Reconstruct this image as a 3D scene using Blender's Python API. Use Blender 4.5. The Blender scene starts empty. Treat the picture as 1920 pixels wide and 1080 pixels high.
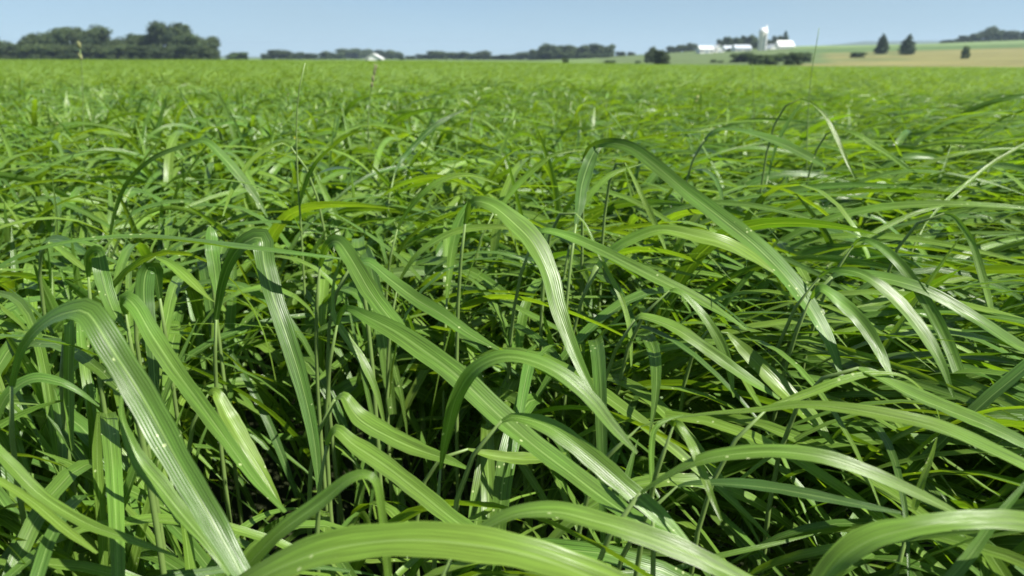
import bpy, math, random
import numpy as np
from mathutils import Vector, Matrix

# ------------------------------------------------------------------ camera
FPX = 1391.0                      # focal length in pixels of a 1920 px wide picture
HROW = 108.0                      # row of the true horizon in that picture
PITCH = math.atan((540 - HROW) / FPX)
CZ = 1.5
SC = bpy.context.scene
camd = bpy.data.cameras.new('camera')
camd.sensor_width = 36; camd.lens = 36 * FPX / 1920
camd.clip_start = 0.02; camd.clip_end = 30000
camd.dof.use_dof = True; camd.dof.focus_distance = 0.98; camd.dof.aperture_fstop = 5.6
cam = bpy.data.objects.new('camera', camd); SC.collection.objects.link(cam)
cam.location = (0, 0, CZ); cam.rotation_euler = (math.pi / 2 - PITCH, 0, 0)
SC.camera = cam

# ------------------------------------------------------------------ light
SUN_EL, SUN_AZ = math.radians(52), math.radians(114)     # azimuth from +Y towards +X
w = bpy.data.worlds.new('World'); SC.world = w; w.use_nodes = True
nt = w.node_tree; nt.nodes.clear()
sky = nt.nodes.new('ShaderNodeTexSky'); sky.sky_type = 'NISHITA'; sky.sun_disc = False
sky.sun_elevation = SUN_EL; sky.sun_rotation = SUN_AZ
sky.altitude = 300; sky.air_density = 1.0; sky.dust_density = 0.05; sky.ozone_density = 4.5
hsv = nt.nodes.new('ShaderNodeHueSaturation'); hsv.inputs['Saturation'].default_value = 0.84; hsv.inputs['Hue'].default_value = 0.488
bg = nt.nodes.new('ShaderNodeBackground'); bg.inputs['Strength'].default_value = 0.056
wo = nt.nodes.new('ShaderNodeOutputWorld')
tcw = nt.nodes.new('ShaderNodeTexCoord'); vad = nt.nodes.new('ShaderNodeVectorMath'); vad.operation = 'ADD'; vad.inputs[1].default_value = (0, 0, 0.07)
vno = nt.nodes.new('ShaderNodeVectorMath'); vno.operation = 'NORMALIZE'
nt.links.new(tcw.outputs['Generated'], vad.inputs[0]); nt.links.new(vad.outputs[0], vno.inputs[0]); nt.links.new(vno.outputs[0], sky.inputs['Vector'])
nt.links.new(sky.outputs[0], hsv.inputs['Color']); cn = nt.nodes.new('ShaderNodeTexNoise'); cn.inputs['Scale'].default_value = 3.2; cn.inputs['Detail'].default_value = 5
cm = nt.nodes.new('ShaderNodeMapping'); cm.inputs['Scale'].default_value = (1, 1, 3.5); nt.links.new(tcw.outputs['Generated'], cm.inputs[0]); nt.links.new(cm.outputs[0], cn.inputs['Vector'])
cr_n = nt.nodes.new('ShaderNodeMapRange'); cr_n.inputs['From Min'].default_value = 0.38; cr_n.inputs['From Max'].default_value = 0.68; cr_n.inputs['To Max'].default_value = 0.45
nt.links.new(cn.outputs['Fac'], cr_n.inputs['Value'])
veil = nt.nodes.new('ShaderNodeMix'); veil.data_type = 'RGBA'; veil.inputs['B'].default_value = (3.6, 4.9, 5.7, 1)
nt.links.new(cr_n.outputs[0], veil.inputs['Factor']); nt.links.new(hsv.outputs[0], veil.inputs['A']); nt.links.new(veil.outputs['Result'], bg.inputs[0]); nt.links.new(bg.outputs[0], wo.inputs[0])
sl = bpy.data.lights.new('sun', 'SUN'); sl.energy = 5.0; sl.angle = math.radians(0.5); sl.color = (1, 0.955, 0.88)
sun = bpy.data.objects.new('sun', sl); SC.collection.objects.link(sun)
sd = Vector((math.cos(SUN_EL) * math.sin(SUN_AZ), math.cos(SUN_EL) * math.cos(SUN_AZ), math.sin(SUN_EL)))
sun.rotation_euler = sd.to_track_quat('Z', 'Y').to_euler(); sun.location = (0, 0, 40)
SC.view_settings.view_transform = 'Standard'; SC.view_settings.look = 'None'
SC.view_settings.exposure = 1.12; SC.view_settings.gamma = 1.0
SC.render.engine = 'CYCLES'
SC.cycles.max_bounces = 8; SC.cycles.diffuse_bounces = 1; SC.cycles.transmission_bounces = 6
SC.cycles.volume_bounces = 0
SC.cycles.filter_width = 1.7
SC.cycles.use_denoising = True

rng = np.random.default_rng(11)
random.seed(5)

# ------------------------------------------------------------------ projection helpers
cp, sp = math.cos(PITCH), math.sin(PITCH)
def krow(row):                    # slope dz/Y that shows at a row of the picture
    return np.tan(np.arctan((540 - np.asarray(row, float)) / FPX) - PITCH)
def ray(px, py, Y):               # the point seen at a pixel, Y metres ahead
    k = float(krow(py)); depth = Y * (cp - sp * k)
    return np.array([(px - 960) / FPX * depth, Y, CZ + Y * k])
def project(P):
    P = np.asarray(P, float); dz = P[..., 2] - CZ
    d = P[..., 1] * cp - dz * sp; v = P[..., 1] * sp + dz * cp
    d2 = np.where(np.abs(d) < 1e-6, 1e-6, d)
    return 960 + FPX * P[..., 0] / d2, 540 - FPX * v / d2, d

# ------------------------------------------------------------------ terrain
EDGE = 170.0
COLS = [-600, 0, 400, 800, 1000, 1100, 1200, 1300, 1400, 1500, 1700, 1920, 2500]
TROWS = [  # distance, rows of the picture where the land lies
 (180,  [114, 114, 114, 116.5, 118.5, 121, 122.5, 124, 125.5, 127, 129, 130, 131]),
 (230,  [112.5,112.5,112.5, 115.5, 117.5, 119, 120, 120, 121, 121, 120, 119, 118]),
 (300,  [112, 112, 112, 115, 118, 119, 118.5, 118, 117, 115, 111, 107, 104]),
 (420,  [111.8,111.8,111.8, 114, 115, 115, 112, 108, 105, 102, 96, 90, 85]),
 (500,  [111.5,111.5,111.5, 113, 114, 111, 106, 100, 96, 91, 88, 82, 75]),
 (600,  [111.3,111.3,111.3, 112, 113, 109, 103, 96, 92, 86, 83, 75, 66]),
 (900,  [111, 111, 111, 111, 112, 110, 105, 99, 94, 88, 86, 79, 72]),
 (3000, [109]*13), (9000, [108.4]*13)]
ECOL = [112, 112, 112, 114.5, 117, 119, 120.5, 122, 123.5, 124.8, 126.5, 127.5, 129]
CANOPY = 1.16
def ground(X, Y):
    X = np.asarray(X, float); Y = np.asarray(Y, float)
    X, Y = np.broadcast_arrays(X, Y)
    Ys = np.maximum(Y, 1.0)
    col = 960 + FPX / cp * X / Ys
    out = np.zeros(X.shape)
    ze = CZ + EDGE * krow(np.interp(col, COLS, ECOL)) - CANOPY
    f = np.clip(Ys / EDGE, 0, 1)
    fld = ze * f ** 1.25 * np.clip(Y / 3, 0, 1)
    dist = [t[0] for t in TROWS]
    zz = np.stack([CZ + t[0] * krow(np.interp(col, COLS, t[1])) for t in TROWS])
    zf = zz[0].copy()
    for i in range(len(dist) - 1):
        t = np.clip((Ys - dist[i]) / (dist[i + 1] - dist[i]), 0, 1)
        zf = np.where(Ys > dist[i], zz[i] * (1 - t) + zz[i + 1] * t, zf)
    t = np.clip((Ys - EDGE) / 10, 0, 1)
    out = np.where(Ys <= EDGE, fld, ze * (1 - t) + zf * t)
    out = np.where(Ys >= 180, zf, out)
    return out

# ------------------------------------------------------------------ materials
def mat(name):
    m = bpy.data.materials.new(name); m.use_nodes = True; n = m.node_tree; n.nodes.clear()
    o = n.nodes.new('ShaderNodeOutputMaterial'); return m, n, o
def N(n, t, **kw):
    x = n.nodes.new(t)
    for k, v in kw.items(): setattr(x, k, v)
    return x
def simple(name, col, rough=0.7, noise=0.25, scale=3.0, bump=0.0):
    m, n, o = mat(name)
    b = N(n, 'ShaderNodeBsdfPrincipled'); b.inputs['Roughness'].default_value = rough
    tc = N(n, 'ShaderNodeTexCoord'); nz = N(n, 'ShaderNodeTexNoise'); nz.inputs['Scale'].default_value = scale
    nz.inputs['Detail'].default_value = 6
    n.links.new(tc.outputs['Object'], nz.inputs['Vector'])
    mx = N(n, 'ShaderNodeMix', data_type='RGBA')
    mx.inputs['A'].default_value = tuple(c * (1 - noise) for c in col) + (1,)
    mx.inputs['B'].default_value = tuple(min(1, c * (1 + noise)) for c in col) + (1,)
    n.links.new(nz.outputs['Fac'], mx.inputs['Factor']); n.links.new(mx.outputs['Result'], b.inputs['Base Color'])
    if bump:
        bp = N(n, 'ShaderNodeBump'); bp.inputs['Strength'].default_value = bump
        n.links.new(nz.outputs['Fac'], bp.inputs['Height']); n.links.new(bp.outputs['Normal'], b.inputs['Normal'])
    n.links.new(b.outputs[0], o.inputs[0]); return m

def math_node(n, op, a, b=None, c=None):
    x = N(n, 'ShaderNodeMath', operation=op)
    for i, v in enumerate((a, b, c)):
        if v is None: continue
        if isinstance(v, (int, float)): x.inputs[i].default_value = v
        else: n.links.new(v, x.inputs[i])
    return x.outputs[0]

def leaf_material(name, detail=True, rough=0.33, spec=0.38, tint=(1, 1, 1)):
    m, n, o = mat(name)
    L = n.links.new
    at = N(n, 'ShaderNodeAttribute', attribute_name='rnd')
    uv = N(n, 'ShaderNodeUVMap', uv_map='UVMap')
    sep = N(n, 'ShaderNodeSeparateXYZ'); L(uv.outputs[0], sep.inputs[0])
    u, v = sep.outputs[0], sep.outputs[1]
    ramp = N(n, 'ShaderNodeValToRGB'); e = ramp.color_ramp.elements
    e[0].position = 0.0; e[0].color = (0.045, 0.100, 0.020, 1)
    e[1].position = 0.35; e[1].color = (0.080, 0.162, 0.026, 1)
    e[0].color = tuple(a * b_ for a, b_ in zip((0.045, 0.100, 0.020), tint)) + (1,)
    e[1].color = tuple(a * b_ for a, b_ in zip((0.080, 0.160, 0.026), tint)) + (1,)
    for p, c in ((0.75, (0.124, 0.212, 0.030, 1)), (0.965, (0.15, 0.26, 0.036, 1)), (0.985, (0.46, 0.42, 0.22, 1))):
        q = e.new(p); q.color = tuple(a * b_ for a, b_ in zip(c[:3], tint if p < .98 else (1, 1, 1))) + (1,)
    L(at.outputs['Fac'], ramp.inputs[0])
    col = ramp.outputs[0]
    # parallel veins: stripes across u, a pale midrib
    vz = N(n, 'ShaderNodeCombineXYZ')
    L(math_node(n, 'MULTIPLY', u, 9.0), vz.inputs[0])
    L(math_node(n, 'MULTIPLY', v, 1.2), vz.inputs[1])
    L(math_node(n, 'MULTIPLY', at.outputs['Fac'], 57.0), vz.inputs[2])
    nz = N(n, 'ShaderNodeTexNoise'); nz.inputs['Scale'].default_value = 1.0; nz.inputs['Detail'].default_value = 3
    L(vz.outputs[0], nz.inputs['Vector'])
    fine = math_node(n, 'SINE', math_node(n, 'ADD', math_node(n, 'MULTIPLY', u, 62.0), math_node(n, 'MULTIPLY', at.outputs['Fac'], 40)))
    mid = math_node(n, 'ABSOLUTE', math_node(n, 'SUBTRACT', u, 0.5))
    rib = math_node(n, 'SUBTRACT', 1.0, math_node(n, 'SMOOTHSTEP' if False else 'MINIMUM', math_node(n, 'MULTIPLY', mid, 26.0), 1.0))
    stripe = math_node(n, 'ADD', math_node(n, 'MULTIPLY', math_node(n, 'SUBTRACT', nz.outputs['Fac'], 0.5), 1.5),
                       math_node(n, 'MULTIPLY', math_node(n, 'MULTIPLY', fine, nz.outputs['Fac']), 0.24))
    val = math_node(n, 'ADD', 1.0, stripe)
    hs = N(n, 'ShaderNodeMix', data_type='RGBA', blend_type='MULTIPLY'); hs.inputs['Factor'].default_value = 1
    cx = N(n, 'ShaderNodeCombineXYZ')
    for i in range(3): L(val, cx.inputs[i])
    L(col, hs.inputs['A']); L(cx.outputs[0], hs.inputs['B'])
    tcl = N(n, 'ShaderNodeTexCoord'); big = N(n, 'ShaderNodeTexNoise'); big.inputs['Scale'].default_value = 7; big.inputs['Detail'].default_value = 4
    L(tcl.outputs['Object'], big.inputs['Vector'])
    hb = N(n, 'ShaderNodeHueSaturation'); L(hs.outputs['Result'], hb.inputs['Color'])
    L(math_node(n, 'ADD', 0.478, math_node(n, 'MULTIPLY', big.outputs['Fac'], 0.04)), hb.inputs['Hue'])
    L(math_node(n, 'ADD', 0.6, math_node(n, 'MULTIPLY', big.outputs['Fac'], 0.8)), hb.inputs['Value'])
    hs = hb; hs_out = hb.outputs[0]
    rb = N(n, 'ShaderNodeMix', data_type='RGBA'); rb.inputs['B'].default_value = (0.30, 0.42, 0.14, 1)
    L(math_node(n, 'MULTIPLY', rib, 0.55), rb.inputs['Factor']); L(hs_out, rb.inputs['A'])
    base = rb.outputs['Result']
    if detail:   # pale specks on the blades
        tc = N(n, 'ShaderNodeTexCoord'); vo = N(n, 'ShaderNodeTexVoronoi'); vo.inputs['Scale'].default_value = 95
        L(tc.outputs['Object'], vo.inputs['Vector'])
        n2 = N(n, 'ShaderNodeTexNoise'); n2.inputs['Scale'].default_value = 11
        L(tc.outputs['Object'], n2.inputs['Vector'])
        s1 = math_node(n, 'LESS_THAN', vo.outputs['Distance'], 0.16)
        s2 = math_node(n, 'GREATER_THAN', n2.outputs['Fac'], 0.60)
        sm = N(n, 'ShaderNodeMix', data_type='RGBA'); sm.inputs['B'].default_value = (0.45, 0.52, 0.25, 1)
        L(math_node(n, 'MULTIPLY', math_node(n, 'MULTIPLY', s1, s2), 0.7), sm.inputs['Factor'])
        L(base, sm.inputs['A']); base = sm.outputs['Result']
    b = N(n, 'ShaderNodeBsdfPrincipled')
    L(base, b.inputs['Base Color'])
    b.inputs['Roughness'].default_value = rough
    b.inputs['IOR'].default_value = 1.45
    b.inputs['Specular IOR Level'].default_value = spec
    bp = N(n, 'ShaderNodeBump'); bp.inputs['Strength'].default_value = 0.32; bp.inputs['Distance'].default_value = 0.0008
    L(math_node(n, 'ADD', math_node(n, 'MULTIPLY', fine, 0.35), math_node(n, 'MULTIPLY', nz.outputs['Fac'], 2.2)), bp.inputs['Height'])
    L(bp.outputs[0], b.inputs['Normal'])
    tr = N(n, 'ShaderNodeBsdfTranslucent')
    tm = N(n, 'ShaderNodeMix', data_type='RGBA', blend_type='MULTIPLY'); tm.inputs['Factor'].default_value = 1
    tm.inputs['B'].default_value = (2.35, 2.3, 0.36, 1)
    L(base, tm.inputs['A']); L(tm.outputs['Result'], tr.inputs[0])
    mx = N(n, 'ShaderNodeMixShader'); mx.inputs[0].default_value = 0.31
    L(b.outputs[0], mx.inputs[1]); L(tr.outputs[0], mx.inputs[2]); L(mx.outputs[0], o.inputs[0])
    return m
M_LEAF = leaf_material('grass_leaf')
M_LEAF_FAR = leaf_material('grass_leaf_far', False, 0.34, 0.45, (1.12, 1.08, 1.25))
M_LEAF_DIST = leaf_material('grass_leaf_distant', False, 0.6, 0.25, (1.42, 1.25, 1.9))  # paler tint: lightness of the crop at grazing view put into the colour
M_STEM = simple('grass_stem', (0.13, 0.20, 0.05), 0.5, 0.3, 30)
M_SEED = simple('seed_head', (0.16, 0.17, 0.07), 0.7, 0.3, 60)

def tree_material(name, c1, c2):
    m, n, o = mat(name); L = n.links.new
    at = N(n, 'ShaderNodeAttribute', attribute_name='rnd')
    oi = N(n, 'ShaderNodeObjectInfo')
    mx = N(n, 'ShaderNodeMix', data_type='RGBA'); mx.inputs['A'].default_value = c1 + (1,); mx.inputs['B'].default_value = c2 + (1,)
    L(at.outputs['Fac'], mx.inputs['Factor'])
    hv = N(n, 'ShaderNodeHueSaturation'); L(mx.outputs['Result'], hv.inputs['Color'])
    L(math_node(n, 'ADD', 0.8, math_node(n, 'MULTIPLY', oi.outputs['Random'], 0.4)), hv.inputs['Value'])
    d = N(n, 'ShaderNodeBsdfPrincipled'); d.inputs['Roughness'].default_value = 0.75
    d.inputs['Specular IOR Level'].default_value = 0.2
    L(hv.outputs[0], d.inputs['Base Color'])
    tr = N(n, 'ShaderNodeBsdfTranslucent'); L(hv.outputs[0], tr.inputs[0])
    ms = N(n, 'ShaderNodeMixShader'); ms.inputs[0].default_value = 0.2
    L(d.outputs[0], ms.inputs[1]); L(tr.outputs[0], ms.inputs[2]); L(ms.outputs[0], o.inputs[0]); return m
M_CROWN = tree_material('broadleaf_foliage', (0.022, 0.042, 0.017), (0.085, 0.115, 0.030))
M_CONIF = tree_material('conifer_foliage', (0.025, 0.05, 0.026), (0.06, 0.09, 0.035))
M_BUSH = tree_material('bush_foliage', (0.032, 0.062, 0.018), (0.08, 0.12, 0.03))
M_BARK = simple('bark', (0.10, 0.075, 0.05), 0.9, 0.3, 2, 0.4)
M_WHITE = simple('white_siding', (0.78, 0.78, 0.74), 0.6, 0.05, 0.3)
M_ROOF = simple('white_metal_roof', (0.62, 0.63, 0.60), 0.45, 0.06, 0.2)
M_ROOFB = simple('grey_metal_roof', (0.42, 0.46, 0.50), 0.45, 0.1, 0.2)
M_CONC = simple('silo_concrete', (0.70, 0.68, 0.58), 0.8, 0.12, 0.4)
M_DOME = simple('silo_dome_metal', (0.80, 0.80, 0.76), 0.4, 0.05, 0.4)
M_DARK = simple('dark_opening', (0.04, 0.045, 0.05), 0.6, 0.2, 1)

# ------------------------------------------------------------------ object helpers
COL = SC.collection
def mesh_obj(name, V, F, m, parent=None, smooth=False, uv=None, rnd=None, link=True):
    me = bpy.data.meshes.new(name)
    V = np.ascontiguousarray(V, dtype=np.float32).reshape(-1, 3)
    if isinstance(F, np.ndarray):
        k = F.shape[1]; nf = len(F)
        me.vertices.add(len(V)); me.vertices.foreach_set('co', V.ravel())
        me.loops.add(nf * k); me.polygons.add(nf)
        me.loops.foreach_set('vertex_index', np.ascontiguousarray(F, dtype=np.int32).ravel())
        me.polygons.foreach_set('loop_start', np.arange(0, nf * k, k, dtype=np.int32))
        me.polygons.foreach_set('loop_total', np.full(nf, k, dtype=np.int32))
    else:
        me.from_pydata([tuple(map(float, v)) for v in V], [], F)
    if uv is not None:
        ul = me.uv_layers.new(name='UVMap')
        ul.data.foreach_set('uv', np.ascontiguousarray(uv[F.ravel()], dtype=np.float32).ravel())
    if rnd is not None:
        a = me.attributes.new('rnd', 'FLOAT', 'POINT'); a.data.foreach_set('value', np.ascontiguousarray(rnd, dtype=np.float32))
    me.update(calc_edges=True); me.validate()
    if smooth: me.polygons.foreach_set('use_smooth', np.ones(len(me.polygons), dtype=bool))
    me.materials.append(m)
    o = bpy.data.objects.new(name, me)
    if link: COL.objects.link(o)
    if parent is not None: o.parent = parent
    return o
def tag(o, label=None, cat=None, group=None, kind=None):
    if label: o['label'] = label
    if cat: o['category'] = cat
    if group: o['group'] = group
    if kind: o['kind'] = kind
    return o
def thing(name, label, cat, loc, group=None, rz=0):
    o = bpy.data.objects.new(name, None); COL.objects.link(o)
    o.empty_display_size = 0.2
    o.location = loc; o.rotation_euler = (0, 0, rz); return tag(o, label, cat, group)

class MB:
    def __init__(s): s.v = []; s.f = []
    def add(s, vs, fs):
        b = len(s.v); s.v += [tuple(x) for x in vs]; s.f += [tuple(i + b for i in q) for q in fs]
    def box(s, x0, x1, y0, y1, z0, z1):
        s.add([(x0,y0,z0),(x1,y0,z0),(x1,y1,z0),(x0,y1,z0),(x0,y0,z1),(x1,y0,z1),(x1,y1,z1),(x0,y1,z1)],
              [(0,3,2,1),(4,5,6,7),(0,1,5,4),(1,2,6,5),(2,3,7,6),(3,0,4,7)])
    def tube(s, pts, rs, n=8):
        pts = [np.array(p, float) for p in pts]; b = len(s.v)
        for i, p in enumerate(pts):
            t = pts[min(i + 1, len(pts) - 1)] - pts[max(i - 1, 0)]; t = t / (np.linalg.norm(t) + 1e-9)
            a = np.cross(t, (0.3, 1, 0.1)); a /= np.linalg.norm(a); c = np.cross(t, a)
            for k in range(n):
                th = 2 * math.pi * k / n
                s.v.append(tuple(p + rs[i] * (math.cos(th) * a + math.sin(th) * c)))
        for i in range(len(pts) - 1):
            for k in range(n):
                q = (k + 1) % n
                s.f.append((b + i*n + k, b + i*n + q, b + (i+1)*n + q, b + (i+1)*n + k))
        s.f.append(tuple(b + k for k in range(n))[::-1]); s.f.append(tuple(b + (len(pts)-1)*n + k for k in range(n)))
    def lathe(s, prof, n=24):
        b = len(s.v)
        for r, z in prof:
            for k in range(n): s.v.append((r*math.cos(2*math.pi*k/n), r*math.sin(2*math.pi*k/n), z))
        for i in range(len(prof) - 1):
            for k in range(n):
                q = (k + 1) % n; s.f.append((b+i*n+k, b+i*n+q, b+(i+1)*n+q, b+(i+1)*n+k))
        s.f.append(tuple(b+(len(prof)-1)*n+k for k in range(n)))
    def build(s, name, m, parent=None, smooth=False): return mesh_obj(name, np.array(s.v), s.f, m, parent, smooth)

# ------------------------------------------------------------------ ground sheet
def build_ground():
    xs = np.unique(np.concatenate([np.linspace(-12, 12, 25), np.linspace(-150, 500, 110), -np.geomspace(150, 5000, 24), np.geomspace(500, 5000, 20)]))
    ys = np.unique(np.concatenate([[-400, -100, -30, -10, -4], np.linspace(0, 30, 20), np.linspace(33, 165, 30),
                                   [168, 170, 172, 175, 180], np.linspace(185, 650, 78), np.geomspace(670, 3650, 22)]))
    X, Y = np.meshgrid(xs, ys); Z = ground(X, Y)
    V = np.stack([X, Y, Z], -1).reshape(-1, 3)
    nx, ny = len(xs), len(ys)
    i, j = np.meshgrid(np.arange(nx - 1), np.arange(ny - 1)); a = (j * nx + i).ravel()
    F = np.stack([a, a + 1, a + nx + 1, a + nx], 1)
    m, n, o = mat('land'); L = n.links.new
    at = N(n, 'ShaderNodeAttribute', attribute_name='land_col')
    tc = N(n, 'ShaderNodeTexCoord'); mp = N(n, 'ShaderNodeMapping'); mp.inputs['Scale'].default_value = (0.02, 0.06, 0.0)
    L(tc.outputs['Object'], mp.inputs[0])
    nz = N(n, 'ShaderNodeTexNoise'); nz.inputs['Scale'].default_value = 1; nz.inputs['Detail'].default_value = 7
    L(mp.outputs[0], nz.inputs['Vector'])
    mp2 = N(n, 'ShaderNodeMapping'); mp2.inputs['Scale'].default_value = (0.09, 0.35, 0.0); L(tc.outputs['Object'], mp2.inputs[0])
    nz2 = N(n, 'ShaderNodeTexNoise'); nz2.inputs['Scale'].default_value = 1; nz2.inputs['Detail'].default_value = 8; L(mp2.outputs[0], nz2.inputs['Vector'])
    val = math_node(n, 'ADD', math_node(n, 'MULTIPLY', nz2.outputs['Fac'], 0.9), math_node(n, 'MULTIPLY', nz.outputs['Fac'], 1.3))
    val = math_node(n, 'SUBTRACT', val, 0.05)
    cx = N(n, 'ShaderNodeCombineXYZ')
    for k in range(3): L(val, cx.inputs[k])
    mm = N(n, 'ShaderNodeMix', data_type='RGBA', blend_type='MULTIPLY'); mm.inputs['Factor'].default_value = 1
    L(at.outputs['Color'], mm.inputs['A']); L(cx.outputs[0], mm.inputs['B'])
    b = N(n, 'ShaderNodeBsdfPrincipled'); b.inputs['Roughness'].default_value = 0.95; b.inputs['Specular IOR Level'].default_value = 0.1
    L(mm.outputs['Result'], b.inputs['Base Color']); L(b.outputs[0], o.inputs[0])
    ob = mesh_obj('ground', V, F, m, smooth=True)
    Xf, Yf = V[:, 0], V[:, 1]; col = 960 + FPX / cp * Xf / np.maximum(Yf, 1)
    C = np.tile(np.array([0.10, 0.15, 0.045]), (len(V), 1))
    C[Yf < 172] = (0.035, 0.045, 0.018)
    nn = np.sin(Xf * 0.035 + 1.3 * np.sin(Yf * 0.02)) * np.sin(Yf * 0.045 + 0.8 * np.sin(Xf * 0.013))
    tan = np.array([0.155, 0.148, 0.055]); olive = np.array([0.085, 0.12, 0.045]); pale = np.array([0.125, 0.18, 0.07]); dk = np.array([0.075, 0.12, 0.04])
    def put(msk, c, f=1.0):
        C[msk] = C[msk] * (1 - f) + c * f
    far = Yf >= 172
    put(far & (col > 1120), olive)
    put(far & (col > 1330) & (Yf < 215), tan, 0.7)
    put(far & (col > 1500) & (Yf < 240), tan)
    r = far & (col > 1560 - (Yf - 240) * 0.1) & (Yf >= 240) & (Yf < 425)
    put(r & (nn > -0.25), tan); put(r & (nn <= -0.25), tan, 0.45)
    put(far & (col > 1700) & (Yf >= 260) & (Yf < 400), tan, 0.8)
    put(far & (col > 1480) & (Yf >= 425) & (Yf < 505), dk)
    put(far & (col > 1480) & (Yf >= 505) & (Yf < 900), pale)
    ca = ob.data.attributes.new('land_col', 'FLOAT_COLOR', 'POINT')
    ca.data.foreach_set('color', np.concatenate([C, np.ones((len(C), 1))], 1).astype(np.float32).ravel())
    tag(ob, kind='structure')
build_ground()
def build_hills():
    us = np.linspace(-1.2, 1.4, 160); rows = [0, 1, 2, 3]
    ridge = 107 - 4 * np.interp(us, [-1.2, -0.2, 0.1, 0.3, 0.45, 0.6, 0.9, 1.4], [0.2, 0.3, 0.6, 2.6, 7.2, 8.0, 7.0, 5]) + 0.6 * np.sin(us * 37) + 0.4 * np.sin(us * 91 + 1)
    V = []
    for k, (Y, s) in enumerate(((2300, 0), (2500, .75), (2800, 1.0), (3400, .3))):
        top = CZ + Y * krow(ridge); base = CZ + Y * krow(np.full_like(us, 112))
        V.append(np.stack([us * Y, np.full_like(us, Y), base + (top - base) * s], -1))
    V = np.concatenate(V); nu = len(us); F = []
    for j in range(3):
        for i in range(nu - 1): F.append((j*nu+i, j*nu+i+1, (j+1)*nu+i+1, (j+1)*nu+i))
    o = mesh_obj('hills', V, np.array(F), simple('far_hill_woods', (0.04, 0.065, 0.035), 0.95, 0.4, 0.01), smooth=True)
    tag(o, kind='structure')
build_hills()

# ------------------------------------------------------------------ ribbons (grass blades)
def ribbons(C, B, Nn, HW, K, fold, rnd, v0=0.0):
    """C (L,S,3) centre lines, B width directions, Nn normals, HW (L,S) half widths -> verts, faces, uv, rnd"""
    Ln, S, _ = C.shape
    s = np.linspace(-1, 1, K)
    off = -fold * (1 - np.abs(s))
    V = C[:, :, None, :] + B[:, :, None, :] * (HW[:, :, None] * s)[..., None] + Nn[:, :, None, :] * (HW[:, :, None] * off)[..., None]
    seg = np.linalg.norm(np.diff(C, axis=1), axis=2); ln = np.concatenate([np.zeros((Ln, 1)), np.cumsum(seg, 1)], 1)
    U = np.broadcast_to((s + 1) / 2, (Ln, S, K)); W = np.broadcast_to(ln[:, :, None] * 10, (Ln, S, K))
    uv = np.stack([U, W], -1).reshape(-1, 2)
    idx = np.arange(Ln * S * K).reshape(Ln, S, K)
    F = np.stack([idx[:, :-1, :-1], idx[:, :-1, 1:], idx[:, 1:, 1:], idx[:, 1:, :-1]], -1).reshape(-1, 4)
    return V.reshape(-1, 3), F, uv, np.repeat(rnd, S * K)
def normed(a): return a / (np.linalg.norm(a, axis=-1, keepdims=True) + 1e-12)

def blades(P, az, e0, e1, length, width, S, K, twist, bend_az, rr, fold=0.25, power=1.3):
    """vectorised arching leaves starting at P"""
    n = len(P); t = np.linspace(0, 1, S)[None, :]
    tb = np.clip((t - 0.08) / 0.62, 0, 1); tb = tb * tb * (3 - 2 * tb)
    el = e0[:, None] + (e1 - e0)[:, None] * (0.5 * tb + 0.5 * t ** 1.2)
    a = az[:, None] + bend_az[:, None] * t
    D = np.stack([np.cos(el) * np.sin(a), np.cos(el) * np.cos(a), np.sin(el)], -1)
    ds = (length / (S - 1))[:, None, None]
    C = P[:, None, :] + np.concatenate([np.zeros((n, 1, 3)), np.cumsum((D[:, :-1] + D[:, 1:]) * 0.5 * ds, 1)], 1)
    Bh = np.stack([np.cos(a), -np.sin(a), np.zeros_like(a)], -1)
    Nn = normed(np.cross(Bh, D)); Nn = np.where(Nn[..., 2:3] < 0, -Nn, Nn)
    tw = (twist[:, None] * (0.25 + 0.75 * t))
    B = Bh * np.cos(tw)[..., None] + Nn * np.sin(tw)[..., None]
    N2 = normed(np.cross(B, D))
    N2 = np.where((np.sum(N2 * Nn, -1, keepdims=True)) < 0, -N2, N2)
    prof = np.minimum(1, 0.45 + 2.2 * t) * (1 - t ** 2.6) ** 0.8
    prof = np.maximum(prof, 0.03)
    HW = width[:, None] * 0.5 * prof
    return C, B, N2, HW

def wind(X, Y):
    """how strongly the crop is combed over to the right"""
    return np.clip(0.30 + 0.60 * np.clip(X / np.maximum(Y, 0.6) + 0.15, -0.4, 0.8) / 0.45 + 0.15 * np.sin(X * 1.7 + Y * 1.1), 0.05, 1)
def hvar(X, Y):
    return 0.045 * np.sin(X * 1.9 + 0.7) * np.sin(Y * 1.3 + 0.4) + 0.035 * np.sin(X * 0.6 - Y * 0.45) + 0.03 * np.sin(X * 0.13 + Y * 0.21)

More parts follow.
